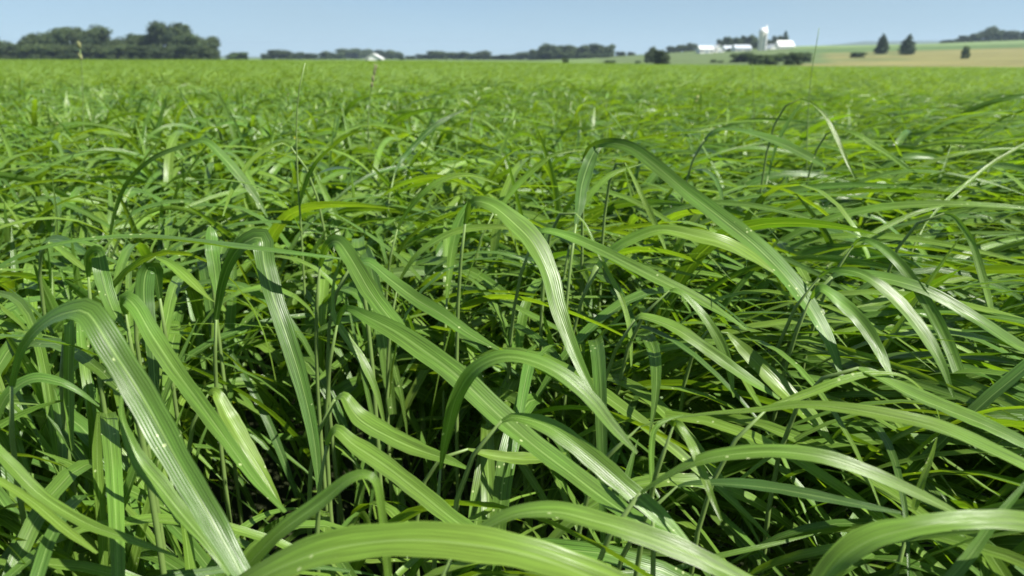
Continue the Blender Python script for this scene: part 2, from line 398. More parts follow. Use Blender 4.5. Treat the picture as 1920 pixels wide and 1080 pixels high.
def crop_leaves(xr, yr, dens, nl, S, K, lenr, widr, top, seed, fan=None, low=0.32):
    g = np.random.default_rng(seed)
    A = (xr[1] - xr[0]) * (yr[1] - yr[0]); n = int(A * dens)
    X = g.uniform(*xr, n); Y = g.uniform(*yr, n)
    if fan is not None:
        k = fan(X, Y); X, Y = X[k], Y[k]; n = len(X)
    wd = wind(X, Y)
    X = np.repeat(X, nl); Y = np.repeat(Y, nl); wd = np.repeat(wd, nl); m = n * nl
    order = np.tile(np.arange(nl), n) / max(1, nl - 1)
    zg = ground(X, Y)
    z = zg + (top + hvar(X, Y)) * (low + (0.76 - low) * order + g.uniform(-0.05, 0.05, m))
    P = np.stack([X + g.normal(0, 0.015, m), Y + g.normal(0, 0.015, m), z], -1)
    base_az = g.uniform(0, 2 * math.pi, m)
    waz = math.radians(130) + g.normal(0, 0.42, m)          # blown to the right and a little towards the viewer
    use = g.random(m) < wd * 0.9
    az = np.where(use, waz, base_az)
    e0 = np.radians(g.uniform(62, 86, m)) - use * np.radians(g.uniform(5, 30, m))
    e1 = np.where(use, np.radians(g.uniform(-55, 5, m)), np.radians(g.uniform(-88, -20, m)))
    up = (~use) & (g.random(m) < 0.22); e1 = np.where(up, np.radians(g.uniform(25, 70, m)), e1)
    Ln = g.uniform(*lenr, m) * (0.8 + 0.25 * (1 - order))
    Ln = np.where(up, Ln * 0.55, Ln)
    W = widr[0] + (widr[1] - widr[0]) * g.beta(1.6, 1.8, m)
    rnd = np.clip(g.beta(2.2, 2.2, m) * 0.94, 0, 0.95); dead = (g.random(m) < 0.0006) & (Y > 3); rnd = np.where(dead, 0.99, rnd)
    return dict(P=P, az=az, e0=e0, e1=e1, length=Ln, width=W, S=S, K=K,
                twist=g.normal(0, 0.75, m), bend_az=g.normal(0, 0.35, m), rr=rnd, power=1.25)

# ------------------------------------------------------------------ the blades one can point to, in front
HERO = [
 # (points x,y,width in the picture), distance at start / end, face (0 = faces viewer, 1 = faces up), tint (shade and backlight of some blades put into their colour), label
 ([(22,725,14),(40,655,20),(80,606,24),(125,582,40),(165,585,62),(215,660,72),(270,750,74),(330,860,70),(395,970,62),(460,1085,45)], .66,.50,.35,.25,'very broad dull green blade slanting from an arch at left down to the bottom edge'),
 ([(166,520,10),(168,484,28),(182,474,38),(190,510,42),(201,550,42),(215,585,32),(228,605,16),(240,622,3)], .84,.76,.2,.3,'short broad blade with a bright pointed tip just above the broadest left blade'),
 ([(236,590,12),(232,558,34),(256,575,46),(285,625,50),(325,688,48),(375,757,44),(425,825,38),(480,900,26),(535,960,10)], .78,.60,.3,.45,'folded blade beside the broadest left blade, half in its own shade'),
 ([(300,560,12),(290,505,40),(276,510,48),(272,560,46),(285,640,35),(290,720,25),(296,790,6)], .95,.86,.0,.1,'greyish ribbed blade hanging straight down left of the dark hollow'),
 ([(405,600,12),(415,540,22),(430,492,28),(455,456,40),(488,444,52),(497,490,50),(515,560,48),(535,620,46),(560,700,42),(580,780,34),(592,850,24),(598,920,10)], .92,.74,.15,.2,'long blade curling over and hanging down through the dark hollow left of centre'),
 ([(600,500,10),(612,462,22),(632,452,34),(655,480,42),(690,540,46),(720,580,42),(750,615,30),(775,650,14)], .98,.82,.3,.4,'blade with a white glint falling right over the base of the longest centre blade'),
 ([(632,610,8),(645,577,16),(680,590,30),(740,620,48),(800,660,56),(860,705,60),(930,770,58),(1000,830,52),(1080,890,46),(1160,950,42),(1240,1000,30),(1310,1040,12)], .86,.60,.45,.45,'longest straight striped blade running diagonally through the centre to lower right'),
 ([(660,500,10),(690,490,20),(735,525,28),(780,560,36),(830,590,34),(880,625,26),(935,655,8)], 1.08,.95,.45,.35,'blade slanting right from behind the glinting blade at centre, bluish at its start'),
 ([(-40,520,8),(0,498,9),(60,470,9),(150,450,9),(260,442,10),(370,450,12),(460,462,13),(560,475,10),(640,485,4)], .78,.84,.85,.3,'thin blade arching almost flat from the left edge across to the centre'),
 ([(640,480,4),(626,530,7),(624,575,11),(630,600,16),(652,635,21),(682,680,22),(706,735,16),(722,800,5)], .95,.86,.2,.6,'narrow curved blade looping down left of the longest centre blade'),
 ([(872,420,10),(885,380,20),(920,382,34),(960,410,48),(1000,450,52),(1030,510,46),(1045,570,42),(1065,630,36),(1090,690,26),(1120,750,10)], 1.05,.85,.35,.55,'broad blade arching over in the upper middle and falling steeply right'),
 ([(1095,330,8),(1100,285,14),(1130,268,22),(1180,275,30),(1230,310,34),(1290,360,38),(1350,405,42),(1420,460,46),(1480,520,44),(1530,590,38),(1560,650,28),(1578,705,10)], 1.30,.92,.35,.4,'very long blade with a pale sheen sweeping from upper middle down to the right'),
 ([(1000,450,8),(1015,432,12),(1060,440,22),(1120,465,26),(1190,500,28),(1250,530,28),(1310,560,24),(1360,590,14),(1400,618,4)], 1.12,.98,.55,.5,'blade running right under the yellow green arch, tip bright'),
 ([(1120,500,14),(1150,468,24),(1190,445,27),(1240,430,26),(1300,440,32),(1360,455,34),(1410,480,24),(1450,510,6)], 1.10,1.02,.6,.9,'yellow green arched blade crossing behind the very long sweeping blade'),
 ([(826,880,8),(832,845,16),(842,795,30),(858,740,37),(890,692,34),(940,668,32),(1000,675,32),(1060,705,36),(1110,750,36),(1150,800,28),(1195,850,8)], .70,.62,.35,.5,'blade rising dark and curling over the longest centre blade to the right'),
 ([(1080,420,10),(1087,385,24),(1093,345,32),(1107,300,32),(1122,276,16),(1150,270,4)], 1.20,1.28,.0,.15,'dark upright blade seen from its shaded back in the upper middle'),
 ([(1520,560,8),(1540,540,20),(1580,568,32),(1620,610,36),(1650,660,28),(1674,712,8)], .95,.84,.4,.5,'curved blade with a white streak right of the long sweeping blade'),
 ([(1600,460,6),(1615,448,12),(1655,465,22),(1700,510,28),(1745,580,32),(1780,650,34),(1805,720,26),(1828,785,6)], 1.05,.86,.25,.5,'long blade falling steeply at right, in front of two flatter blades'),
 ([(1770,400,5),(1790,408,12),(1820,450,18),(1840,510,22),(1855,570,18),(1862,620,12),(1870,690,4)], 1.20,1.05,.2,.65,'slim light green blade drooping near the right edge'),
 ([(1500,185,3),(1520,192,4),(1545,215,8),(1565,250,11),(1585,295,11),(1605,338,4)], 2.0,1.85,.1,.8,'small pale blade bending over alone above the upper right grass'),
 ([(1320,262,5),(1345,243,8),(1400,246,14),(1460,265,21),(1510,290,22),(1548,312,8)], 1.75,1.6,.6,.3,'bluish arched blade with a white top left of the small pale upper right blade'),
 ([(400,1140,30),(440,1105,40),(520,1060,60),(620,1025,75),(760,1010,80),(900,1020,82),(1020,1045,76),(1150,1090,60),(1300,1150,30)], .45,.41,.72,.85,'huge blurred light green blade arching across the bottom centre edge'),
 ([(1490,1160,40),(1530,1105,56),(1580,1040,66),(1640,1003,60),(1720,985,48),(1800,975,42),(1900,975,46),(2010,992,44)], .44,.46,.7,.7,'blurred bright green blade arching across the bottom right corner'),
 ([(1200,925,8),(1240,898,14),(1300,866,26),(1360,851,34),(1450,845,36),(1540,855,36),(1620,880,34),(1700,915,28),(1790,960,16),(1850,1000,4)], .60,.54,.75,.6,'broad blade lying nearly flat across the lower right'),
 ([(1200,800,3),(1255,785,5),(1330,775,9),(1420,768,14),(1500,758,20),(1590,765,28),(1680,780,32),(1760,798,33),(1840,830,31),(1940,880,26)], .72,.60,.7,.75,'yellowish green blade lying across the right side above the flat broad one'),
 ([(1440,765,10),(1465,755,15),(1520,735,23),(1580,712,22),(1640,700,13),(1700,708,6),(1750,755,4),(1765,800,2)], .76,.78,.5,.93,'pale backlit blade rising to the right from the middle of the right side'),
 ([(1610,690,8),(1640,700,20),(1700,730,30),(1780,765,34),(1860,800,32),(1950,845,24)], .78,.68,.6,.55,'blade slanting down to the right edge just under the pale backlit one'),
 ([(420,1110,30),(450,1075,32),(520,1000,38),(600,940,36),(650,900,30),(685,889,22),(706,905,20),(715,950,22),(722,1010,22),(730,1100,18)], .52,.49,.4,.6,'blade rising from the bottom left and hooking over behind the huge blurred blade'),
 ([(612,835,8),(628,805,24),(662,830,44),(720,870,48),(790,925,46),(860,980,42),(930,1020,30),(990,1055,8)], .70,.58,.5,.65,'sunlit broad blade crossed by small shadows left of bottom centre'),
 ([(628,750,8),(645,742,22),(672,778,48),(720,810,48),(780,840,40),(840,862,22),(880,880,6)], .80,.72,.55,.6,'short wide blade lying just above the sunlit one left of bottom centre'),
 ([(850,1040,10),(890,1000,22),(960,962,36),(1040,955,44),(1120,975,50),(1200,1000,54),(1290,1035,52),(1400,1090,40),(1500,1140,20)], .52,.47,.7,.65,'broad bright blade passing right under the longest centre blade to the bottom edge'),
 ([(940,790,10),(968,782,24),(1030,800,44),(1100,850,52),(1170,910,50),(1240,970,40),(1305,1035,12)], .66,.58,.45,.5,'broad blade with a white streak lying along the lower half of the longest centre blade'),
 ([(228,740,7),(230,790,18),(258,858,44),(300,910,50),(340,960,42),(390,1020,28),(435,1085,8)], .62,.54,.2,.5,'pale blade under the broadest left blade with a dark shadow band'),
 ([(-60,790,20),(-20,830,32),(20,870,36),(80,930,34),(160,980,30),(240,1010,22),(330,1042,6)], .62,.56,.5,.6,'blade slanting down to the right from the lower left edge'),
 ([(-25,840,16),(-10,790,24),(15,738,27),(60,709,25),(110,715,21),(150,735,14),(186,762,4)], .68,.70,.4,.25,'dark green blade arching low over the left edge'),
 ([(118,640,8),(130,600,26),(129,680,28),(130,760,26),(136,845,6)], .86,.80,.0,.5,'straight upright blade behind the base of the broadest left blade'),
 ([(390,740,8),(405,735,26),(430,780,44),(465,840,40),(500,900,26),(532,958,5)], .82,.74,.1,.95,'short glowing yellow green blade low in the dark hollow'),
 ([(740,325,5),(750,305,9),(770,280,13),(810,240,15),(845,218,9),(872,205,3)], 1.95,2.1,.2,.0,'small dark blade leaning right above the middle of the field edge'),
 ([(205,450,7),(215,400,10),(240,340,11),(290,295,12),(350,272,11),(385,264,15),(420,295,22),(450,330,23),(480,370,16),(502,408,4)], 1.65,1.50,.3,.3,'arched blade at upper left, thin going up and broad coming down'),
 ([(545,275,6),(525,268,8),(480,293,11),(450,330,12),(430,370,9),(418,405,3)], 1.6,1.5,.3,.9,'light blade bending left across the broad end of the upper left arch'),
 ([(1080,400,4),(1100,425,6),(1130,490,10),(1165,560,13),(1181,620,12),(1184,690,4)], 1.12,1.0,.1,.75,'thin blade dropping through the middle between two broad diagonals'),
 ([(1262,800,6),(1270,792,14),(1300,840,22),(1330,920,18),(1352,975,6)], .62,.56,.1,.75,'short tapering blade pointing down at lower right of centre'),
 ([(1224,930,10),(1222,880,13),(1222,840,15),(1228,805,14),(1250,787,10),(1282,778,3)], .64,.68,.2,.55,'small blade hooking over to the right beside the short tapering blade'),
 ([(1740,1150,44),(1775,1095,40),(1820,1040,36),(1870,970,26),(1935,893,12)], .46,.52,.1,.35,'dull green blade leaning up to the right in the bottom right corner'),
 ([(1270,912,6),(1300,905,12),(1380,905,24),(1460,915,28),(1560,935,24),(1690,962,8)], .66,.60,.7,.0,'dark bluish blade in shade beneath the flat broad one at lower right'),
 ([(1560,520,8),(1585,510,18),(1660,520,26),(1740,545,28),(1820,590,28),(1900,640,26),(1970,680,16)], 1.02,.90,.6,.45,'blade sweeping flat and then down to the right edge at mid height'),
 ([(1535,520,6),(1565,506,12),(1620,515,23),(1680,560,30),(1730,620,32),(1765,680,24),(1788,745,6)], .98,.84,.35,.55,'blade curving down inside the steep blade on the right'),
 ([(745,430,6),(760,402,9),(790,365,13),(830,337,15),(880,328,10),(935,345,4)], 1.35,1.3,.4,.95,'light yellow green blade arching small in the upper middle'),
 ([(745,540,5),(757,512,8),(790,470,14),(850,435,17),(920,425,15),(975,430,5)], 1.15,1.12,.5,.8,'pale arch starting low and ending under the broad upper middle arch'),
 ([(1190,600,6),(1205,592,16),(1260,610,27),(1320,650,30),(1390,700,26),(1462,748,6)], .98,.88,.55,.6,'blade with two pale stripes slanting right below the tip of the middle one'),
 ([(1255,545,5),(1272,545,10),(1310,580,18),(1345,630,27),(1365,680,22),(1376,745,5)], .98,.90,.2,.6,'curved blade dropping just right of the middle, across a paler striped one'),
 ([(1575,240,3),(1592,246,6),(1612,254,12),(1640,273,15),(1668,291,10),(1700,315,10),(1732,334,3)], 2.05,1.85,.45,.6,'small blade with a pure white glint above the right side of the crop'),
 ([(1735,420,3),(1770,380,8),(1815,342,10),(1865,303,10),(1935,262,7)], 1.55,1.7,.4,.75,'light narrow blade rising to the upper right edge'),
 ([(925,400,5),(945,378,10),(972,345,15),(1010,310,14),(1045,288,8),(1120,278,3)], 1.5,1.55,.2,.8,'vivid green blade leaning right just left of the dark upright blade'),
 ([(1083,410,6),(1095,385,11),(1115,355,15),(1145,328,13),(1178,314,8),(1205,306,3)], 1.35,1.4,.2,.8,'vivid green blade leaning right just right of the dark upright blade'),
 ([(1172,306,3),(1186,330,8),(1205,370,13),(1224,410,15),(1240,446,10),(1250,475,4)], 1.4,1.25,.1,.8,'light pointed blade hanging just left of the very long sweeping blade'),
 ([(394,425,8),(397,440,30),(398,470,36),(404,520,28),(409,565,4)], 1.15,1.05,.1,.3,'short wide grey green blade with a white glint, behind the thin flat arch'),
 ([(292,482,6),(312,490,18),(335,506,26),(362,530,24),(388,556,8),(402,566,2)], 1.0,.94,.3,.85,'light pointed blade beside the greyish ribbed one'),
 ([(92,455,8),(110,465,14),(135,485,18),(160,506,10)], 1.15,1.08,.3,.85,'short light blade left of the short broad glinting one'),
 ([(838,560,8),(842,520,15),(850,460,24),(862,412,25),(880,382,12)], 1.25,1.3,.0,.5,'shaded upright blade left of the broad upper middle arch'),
 ([(1712,960,10),(1718,940,22),(1730,900,19),(1745,860,14),(1757,820,3)], .68,.70,.1,.92,'short pale blade pointing up at lower right'),
 ([(1365,625,8),(1385,645,24),(1420,680,38),(1470,730,42),(1520,780,36),(1562,832,10)], .98,.86,.5,.8,'sunlit yellow green blade behind the blades crossing the right side'),
 ([(878,842,5),(910,850,20),(960,858,30),(1010,858,28),(1062,850,6)], .84,.84,.75,.95,'glowing lime blade lying under the middle of the longest centre blade'),
 ([(-40,880,10),(-10,895,18),(60,940,25),(120,990,27),(182,1037,8)], .60,.55,.5,.85,'pale blade running parallel below the one at the lower left edge'),
 ([(196,1120,18),(192,1000,26),(185,900,28),(182,840,24),(184,775,8)], .66,.70,.0,.6,'upright strip like blade crossed by shadows at lower left'),
 ([(1440,330,4),(1455,275,8),(1478,228,9),(1503,192,3)], 2.0,2.05,.0,.3,'narrow dark blade leaning up to meet the small pale upper right one'),
 ([(1552,500,5),(1600,462,10),(1650,430,13),(1710,402,12),(1770,385,4)], 1.35,1.4,.4,.8,'bright blade rising gently right above the two flatter right blades'),
]
def cr(pts, n):
    """Catmull-Rom through pts (k,d) -> n samples"""
    P = np.array(pts, float); P = np.vstack([2 * P[0] - P[1], P, 2 * P[-1] - P[-2]])
    seg = np.maximum(np.linalg.norm(np.diff(P[1:-1, :2], axis=0), axis=1), 1e-6)
    cum = np.concatenate([[0], np.cumsum(seg)]); out = []
    for s in np.linspace(0, cum[-1], n):
        i = min(int(np.searchsorted(cum, s, side='right')) - 1, len(seg) - 1); t = (s - cum[i]) / seg[i]
        a, b, c, d = P[i], P[i + 1], P[i + 2], P[i + 3]
        out.append(0.5 * ((2*b) + (c-a)*t + (2*a-5*b+4*c-d)*t*t + (-a+3*b-3*c+d)*t**3))
    return np.array(out)

hero_cover = np.full((160, 260), 99.0)      # depth of the front blades on a coarse grid, so fill grass can be kept from growing through them
for (pts, d0, d1, face, tint, label) in HERO:
    S = 44
    q = cr(pts, S); t = np.linspace(0, 1, S); q[:, 2] *= 0.74 if max(p[2] for p in pts) < 65 else 0.83
    Yd = d0 + (d1 - d0) * t
    C = np.array([ray(q[i, 0], q[i, 1], Yd[i]) for i in range(S)])
    T = normed(np.gradient(C, axis=0))
    toc = normed(np.array([0, 0, CZ]) - C)
    sidev = np.array([0.18, 0, 0])
    target = normed(toc * (1 - face) + np.array([0, 0, 1.0]) * face + sidev)
    Nn = normed(target - T * np.sum(target * T, 1, keepdims=True))
    # ease the normals so the blade turns smoothly
    for _ in range(6):
        Nn[1:-1] = normed(Nn[:-2] + 2 * Nn[1:-1] + Nn[2:]); Nn = normed(Nn - T * np.sum(Nn * T, 1, keepdims=True))
    B = np.cross(T, Nn)
    ph = rng.uniform(0, 6.28); rl = 0.36 * np.sin(t * rng.uniform(4, 8) + ph)
    B = B * np.cos(rl)[:, None] + Nn * np.sin(rl)[:, None]; Nn = normed(np.cross(B, T))
    x0, y0, dd = project(C); x1, y1, _ = project(C + B * 0.002); xt, yt, _ = project(C + T * 0.002)
    tx, ty = xt - x0, yt - y0; tn = np.hypot(tx, ty) + 1e-9
    perp = np.abs((x1 - x0) * ty / tn - (y1 - y0) * tx / tn) / 0.002      # px per metre
    Wm = np.minimum(np.maximum(q[:, 2], 0.6) / np.maximum(perp, 250), 0.048)
    for _ in range(3): Wm[1:-1] = (Wm[:-2] + 2 * Wm[1:-1] + Wm[2:]) / 4
    edge = 1 + 0.035 * np.sin(t * 23 + ph) + 0.03 * np.sin(t * 51 + 2 * ph)
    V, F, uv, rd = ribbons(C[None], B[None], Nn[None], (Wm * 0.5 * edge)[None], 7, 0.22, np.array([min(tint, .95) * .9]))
    base = np.array([C[0, 0] + (0.02 if C[1, 0] < C[0, 0] else -0.02), C[0, 1] + 0.03, 0.0])
    base[2] = float(ground(base[0], base[1]))
    g = thing('grass_plant', label, 'grass plant', tuple(base), 'broad grass blades in the foreground')
    mesh_obj('leaf', V - base, F, M_LEAF, g, True, uv, rd)
    st = MB(); c0 = C[0] - base; dn = normed((C[0] - C[2])[None])[0]
    low = c0 + dn * 0.06 + np.array([0, 0.01, -0.05])
    sc_ = cr([(0, 0, -0.02), (0.0, 0, 0.35), tuple(low * np.array([.4, .4, .7])), tuple(low * np.array([.9, .9, .93])), tuple(c0)], 4)
    k0 = np.array([0, 0, -0.02]); k3 = c0; k1 = np.array([0, 0, .5 * c0[2]]); k2 = c0 + dn * 0.16 + np.array([0, 0, -.05])
    tt = np.linspace(0, 1, 12)[:, None]; bz = (1-tt)**3*k0 + 3*(1-tt)**2*tt*k1 + 3*(1-tt)*tt**2*k2 + tt**3*k3
    st.tube([tuple(x) for x in bz], list(np.linspace(.0045, .0026, 11)) + [max(.001, Wm[0] * .3)], 7)
    st.build('stem', M_STEM, g, True)
    for i in range(S):
        r = max(1, int(q[i, 2] / 2 / 8)); cx_, cy_ = int(q[i, 0] / 8) + 10, int(q[i, 1] / 8) + 10
        ys_, ye_, xs_, xe_ = max(cy_ - r, 0), min(cy_ + r + 1, 160), max(cx_ - r, 0), min(cx_ + r + 1, 260)
        if ye_ > ys_ and xe_ > xs_: hero_cover[ys_:ye_, xs_:xe_] = np.minimum(hero_cover[ys_:ye_, xs_:xe_], dd[i])

# ------------------------------------------------------------------ stalks standing above the crop
def stalk(pts, Y, r, head, label, leafy=False):
    q = cr([(a, b, 0) for a, b in pts], 12); C = np.array([ray(a, b, Y) for a, b, _ in q])
    base = np.array([C[0, 0], Y, float(ground(C[0, 0], Y))])
    g = thing('grass_stalk', label, 'grass stalk', tuple(base), 'thin stalks standing above the crop')
    m = MB(); P = [(0, 0, 0)] + [tuple(c - base) for c in C]
    m.tube(P, [r * 1.4] + list(np.linspace(r * 0.8, r * 0.35, len(C))), 6); m.build('stem', M_STEM, g, True)
    if head:
        h = MB(); gg = random.Random(int(pts[0][0]))
        for i in range(12 - head, 12):
            c = C[i] - base
            for k in range(7):
                th = gg.uniform(0, 6.28); e = c + np.array([math.cos(th) * r * 1.4, math.sin(th) * r * 1.4, r * 6 * gg.uniform(.3, 1.3)])
                h.tube([tuple(c), tuple((c + e) / 2 + np.array([0, 0, -.001])), tuple(e)], [r * .3, r * .9, r * .2], 5)
        h.build('seed_head', M_SEED, g, True)
    if leafy:
        for (a, b, s) in leafy:
            c = C[a] - base
            Cc, Bb, Nv, Hw = blades(np.array([c]), np.array([b]), np.array([1.25]), np.array([s]), np.array([0.22]), np.array([0.014]), 10, 3, np.array([.3]), np.array([.2]), None)
            V, F, uv, rd = ribbons(Cc, Bb, Nv, Hw, 3, .2, np.array([.5])); mesh_obj('leaf', V, F, M_LEAF, g, True, uv, rd)
stalk([(575,620),(566,450),(558,330),(556,230),(562,160),(572,118)], 1.45, .0036, 0, 'tall thin upright stem reaching almost to the horizon left of centre', [(2, 1.2, .3), (4, 4.0, .1), (5, 1.9, .4)])
stalk([(160,330),(156,230),(155,150),(150,92)], 3.6, .005, 2, 'stalk in front of the left tree clump')
stalk([(1512,330),(1514,240),(1520,150),(1536,52)], 2.6, .0028, 0, 'tallest stalk, leaning against the sky right of the farm')
stalk([(1416,300),(1414,220),(1412,150),(1411,118)], 4.4, .004, 0, 'faint stalk just below the farm silo')
stalk([(690,250),(692,200),(697,165),(705,132)], 3.0, .004, 4, 'short dark seed head below the lone white house')
#stalk([(1776,360),(1770,280),(1764,215),(1760,175)], 3.2, .004, 2, 'short stalk in the upper right of the crop')

# ------------------------------------------------------------------ grass near the camera: one uncountable mass
def build_mass(name, specs, material, label, cull=True):
    VV, FF, UU, RR = [], [], [], []; b = 0
    for sp_ in specs:
        K = sp_.pop('K'); rr = sp_['rr']; C, B, Nv, HW = blades(K=K, **sp_)
        keep = np.ones(len(C), bool)
        if cull:
            Ci = np.stack([C[:, :-1] * (1 - f_) + C[:, 1:] * f_ for f_ in (0, .25, .5, .75)], 2).reshape(len(C), -1, 3)
            hwi = np.repeat(HW[:, :-1], 4, axis=1)
            x, y, d = project(Ci)
            inf = (d > 0.02) & (x > -60) & (x < 1980) & (y > -10) & (y < 1140)
            dist = np.linalg.norm(Ci - np.array([0, 0, CZ]), axis=2)
            keep &= ~np.any(dist < 0.70, 1)
            keep &= ~np.any(inf & (hwi * FPX / np.maximum(d, .05) > 19), 1)
            keep &= ~np.any(inf & (y < 262 - 0) & (dist < 1.6), 1)
            keep &= ~np.any(inf & (y < 150) & (dist < 9), 1)
            gx = np.clip((x / 8 + 10).astype(int), 0, 259); gy = np.clip((y / 8 + 10).astype(int), 0, 159)
            occ = inf & (hero_cover[gy, gx] > d + 0.015) & (hero_cover[gy, gx] < 50)
            keep &= occ.sum(1) <= 2
            hole = (x > 360) & (x < 900) & (y > 540) & (y < 940) & (Ci[..., 2] > 0.62) & (Ci[..., 1] < 1.15) & (Ci[..., 1] > 0.45)
            hole2 = (x > 1150) & (x < 1450) & (y > 620) & (y < 980) & (Ci[..., 2] > 0.72) & (Ci[..., 1] < 0.8) & (Ci[..., 1] > 0.45)
            keep &= (hole.sum(1) <= 2) & (hole2.sum(1) <= 2)
        C, B, Nv, HW, rr = C[keep], B[keep], Nv[keep], HW[keep], rr[keep]
        V, F, uv, rd = ribbons(C, B, Nv, HW, K, 0.25, rr)
        VV.append(V); FF.append(F + b); UU.append(uv); RR.append(rd); b += len(V)
    o = mesh_obj(name, np.concatenate(VV), np.concatenate(FF), material, None, True, np.concatenate(UU), np.concatenate(RR))
    return tag(o, label, kind='stuff')
fanA = lambda X, Y: np.abs(X) < 0.85 * Y + 0.9
near = [crop_leaves((-4.3, 4.3), (0.2, 4.0), 16, 6, 15, 5, (0.55, 0.95), (0.016, 0.034), 1.26, 5, lambda X, Y: np.abs(X) < 0.85 * Y + 0.9, 0.6),
        crop_leaves((-4.3, 4.3), (-0.5, 4.0), 80, 8, 15, 5, (0.50, 1.0), (0.008, 0.034), 1.22, 1, fanA, 0.50),
        crop_leaves((-4.3, 4.3), (0.1, 4.0), 20, 5, 12, 3, (0.3, 0.6), (0.006, 0.016), 1.08, 2, fanA, 0.5)]
# the upright stems between the leaves
def stems(xr, yr, dens, seed, top, fan, r=0.0045):
    g = np.random.default_rng(seed); n = int((xr[1]-xr[0])*(yr[1]-yr[0])*dens)
    X = g.uniform(*xr, n); Y = g.uniform(*yr, n); k = fan(X, Y); X, Y = X[k], Y[k]; n = len(X)
    P = np.stack([X, Y, ground(X, Y)], -1)
    return dict(P=P, az=g.uniform(0, 6.28, n), e0=np.full(n, math.radians(89)), e1=np.radians(g.uniform(60, 88, n)),
                length=g.uniform(.7, 1.0, n) * top, width=np.full(n, r * 2), S=5, K=3, twist=g.normal(0, 1, n), bend_az=g.normal(0, .3, n), rr=g.uniform(.3, .9, n), power=1.5)
0 and near.append(stems((-4.3, 4.3), (0.5, 4.0), 30, 9, 0.80, fanA))
build_mass('grass', near, M_LEAF, 'tangled green crop grass filling the field close to the viewer')
fanB = lambda X, Y: (np.abs(X) < 0.80 * Y + 0.8)
mid = [crop_leaves((-11, 11), (4.0, 12.5), 62, 8, 9, 3, (0.32, 0.72), (0.010, 0.031), 1.17, 3, fanB)]
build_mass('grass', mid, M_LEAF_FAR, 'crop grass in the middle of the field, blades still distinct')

# far crop: patches of blades repeated over the field (one mass)
pcol = bpy.data.collections.new('crop_patches')
def patch(size, dens, nl, lenr, widr, seed, S=5):
    g = np.random.default_rng(seed); n = int(size * size * dens)
    P = np.stack([g.uniform(-size/2, size/2, n * nl), g.uniform(-size/2, size/2, n * nl), g.uniform(0.66, 0.95, n * nl)], -1)
    m = n * nl; use = g.random(m) < 0.45
    az = np.where(use, math.radians(105) + g.normal(0, .5, m), g.uniform(0, 6.28, m))
    C, B, Nv, HW = blades(P, az, np.radians(g.uniform(40, 85, m)), np.radians(g.uniform(-70, 20, m)), g.uniform(*lenr, m), g.uniform(*widr, m), S, 3, g.normal(0, .7, m), g.normal(0, .3, m), None)
    V, F, uv, rd = ribbons(C, B, Nv, HW, 3, .25, .38 + .3 * g.random(m))
    o = mesh_obj('grass', V, F, M_LEAF_DIST, None, True, uv, rd, link=False); pcol.objects.link(o); return o
def field_instances(name, ys, size, protos, seed, label):
    g = np.random.default_rng(seed)
    X, Y = [], []
    y = ys[0]
    while y < ys[1]:
        w_ = 0.82 * y + size
        xs = np.arange(-w_, w_, size); X.append(xs + g.uniform(-.1, .1, len(xs)) * size); Y.append(np.full(len(xs), y + size / 2)); y += size
    X = np.concatenate(X); Y = np.concatenate(Y)
    P = np.stack([X, Y, ground(X, Y) + hvar(X, Y)], -1)
    me = bpy.data.meshes.new(name); me.vertices.add(len(P)); me.vertices.foreach_set('co', P.astype(np.float32).ravel())
    a = me.attributes.new('rotz', 'FLOAT_VECTOR', 'POINT')
    R = np.zeros((len(P), 3)); R[:, 2] = g.normal(0, .35, len(P)) + g.integers(0, 2, len(P)) * 0.0
    a.data.foreach_set('vector', R.astype(np.float32).ravel())
    s = me.attributes.new('sc', 'FLOAT_VECTOR', 'POINT'); Sx = np.ones((len(P), 3)); Sx[:, 2] = g.uniform(.93, 1.05, len(P)); s.data.foreach_set('vector', Sx.astype(np.float32).ravel())
    me.update()
    o = bpy.data.objects.new(name, me); COL.objects.link(o)
    c = bpy.data.collections.new('patches_' + name)
    for p in protos: pcol.objects.unlink(p) if p.name in pcol.objects else None; c.objects.link(p)
    ng = bpy.data.node_groups.new('spread_' + name, 'GeometryNodeTree')
    ng.interface.new_socket('Geometry', in_out='INPUT', socket_type='NodeSocketGeometry')
    ng.interface.new_socket('Geometry', in_out='OUTPUT', socket_type='NodeSocketGeometry')
    gi = ng.nodes.new('NodeGroupInput'); go = ng.nodes.new('NodeGroupOutput')
    ci = ng.nodes.new('GeometryNodeCollectionInfo'); ci.inputs['Collection'].default_value = c
    ci.inputs['Separate Children'].default_value = True; ci.inputs['Reset Children'].default_value = True
    ip = ng.nodes.new('GeometryNodeInstanceOnPoints'); ip.inputs['Pick Instance'].default_value = True
    ar = ng.nodes.new('GeometryNodeInputNamedAttribute'); ar.data_type = 'FLOAT_VECTOR'; ar.inputs[0].default_value = 'rotz'
    asx = ng.nodes.new('GeometryNodeInputNamedAttribute'); asx.data_type = 'FLOAT_VECTOR'; asx.inputs[0].default_value = 'sc'
    ng.links.new(gi.outputs[0], ip.inputs['Points']); ng.links.new(ci.outputs[0], ip.inputs['Instance'])
    ng.links.new(ar.outputs['Attribute'], ip.inputs['Rotation']); ng.links.new(asx.outputs['Attribute'], ip.inputs['Scale'])
    ng.links.new(ip.outputs[0], go.inputs[0])
    md = o.modifiers.new('spread', 'NODES'); md.node_group = ng
    return tag(o, label, kind='stuff')
pA = [patch(1.5, 105, 4, (.28, .55), (.010, .024), 40 + i, 6) for i in range(5)]
field_instances('grass', (12.3, 48), 1.5, pA, 7, 'crop grass further out, blades merging into a soft texture')
pB = [patch(5.0, 45, 4, (.3, .6), (.022, .042), 60 + i, 4) for i in range(4)]
field_instances('grass', (48, EDGE - 4), 5.0, pB, 8, 'even green crop stretching to the far edge of the field')

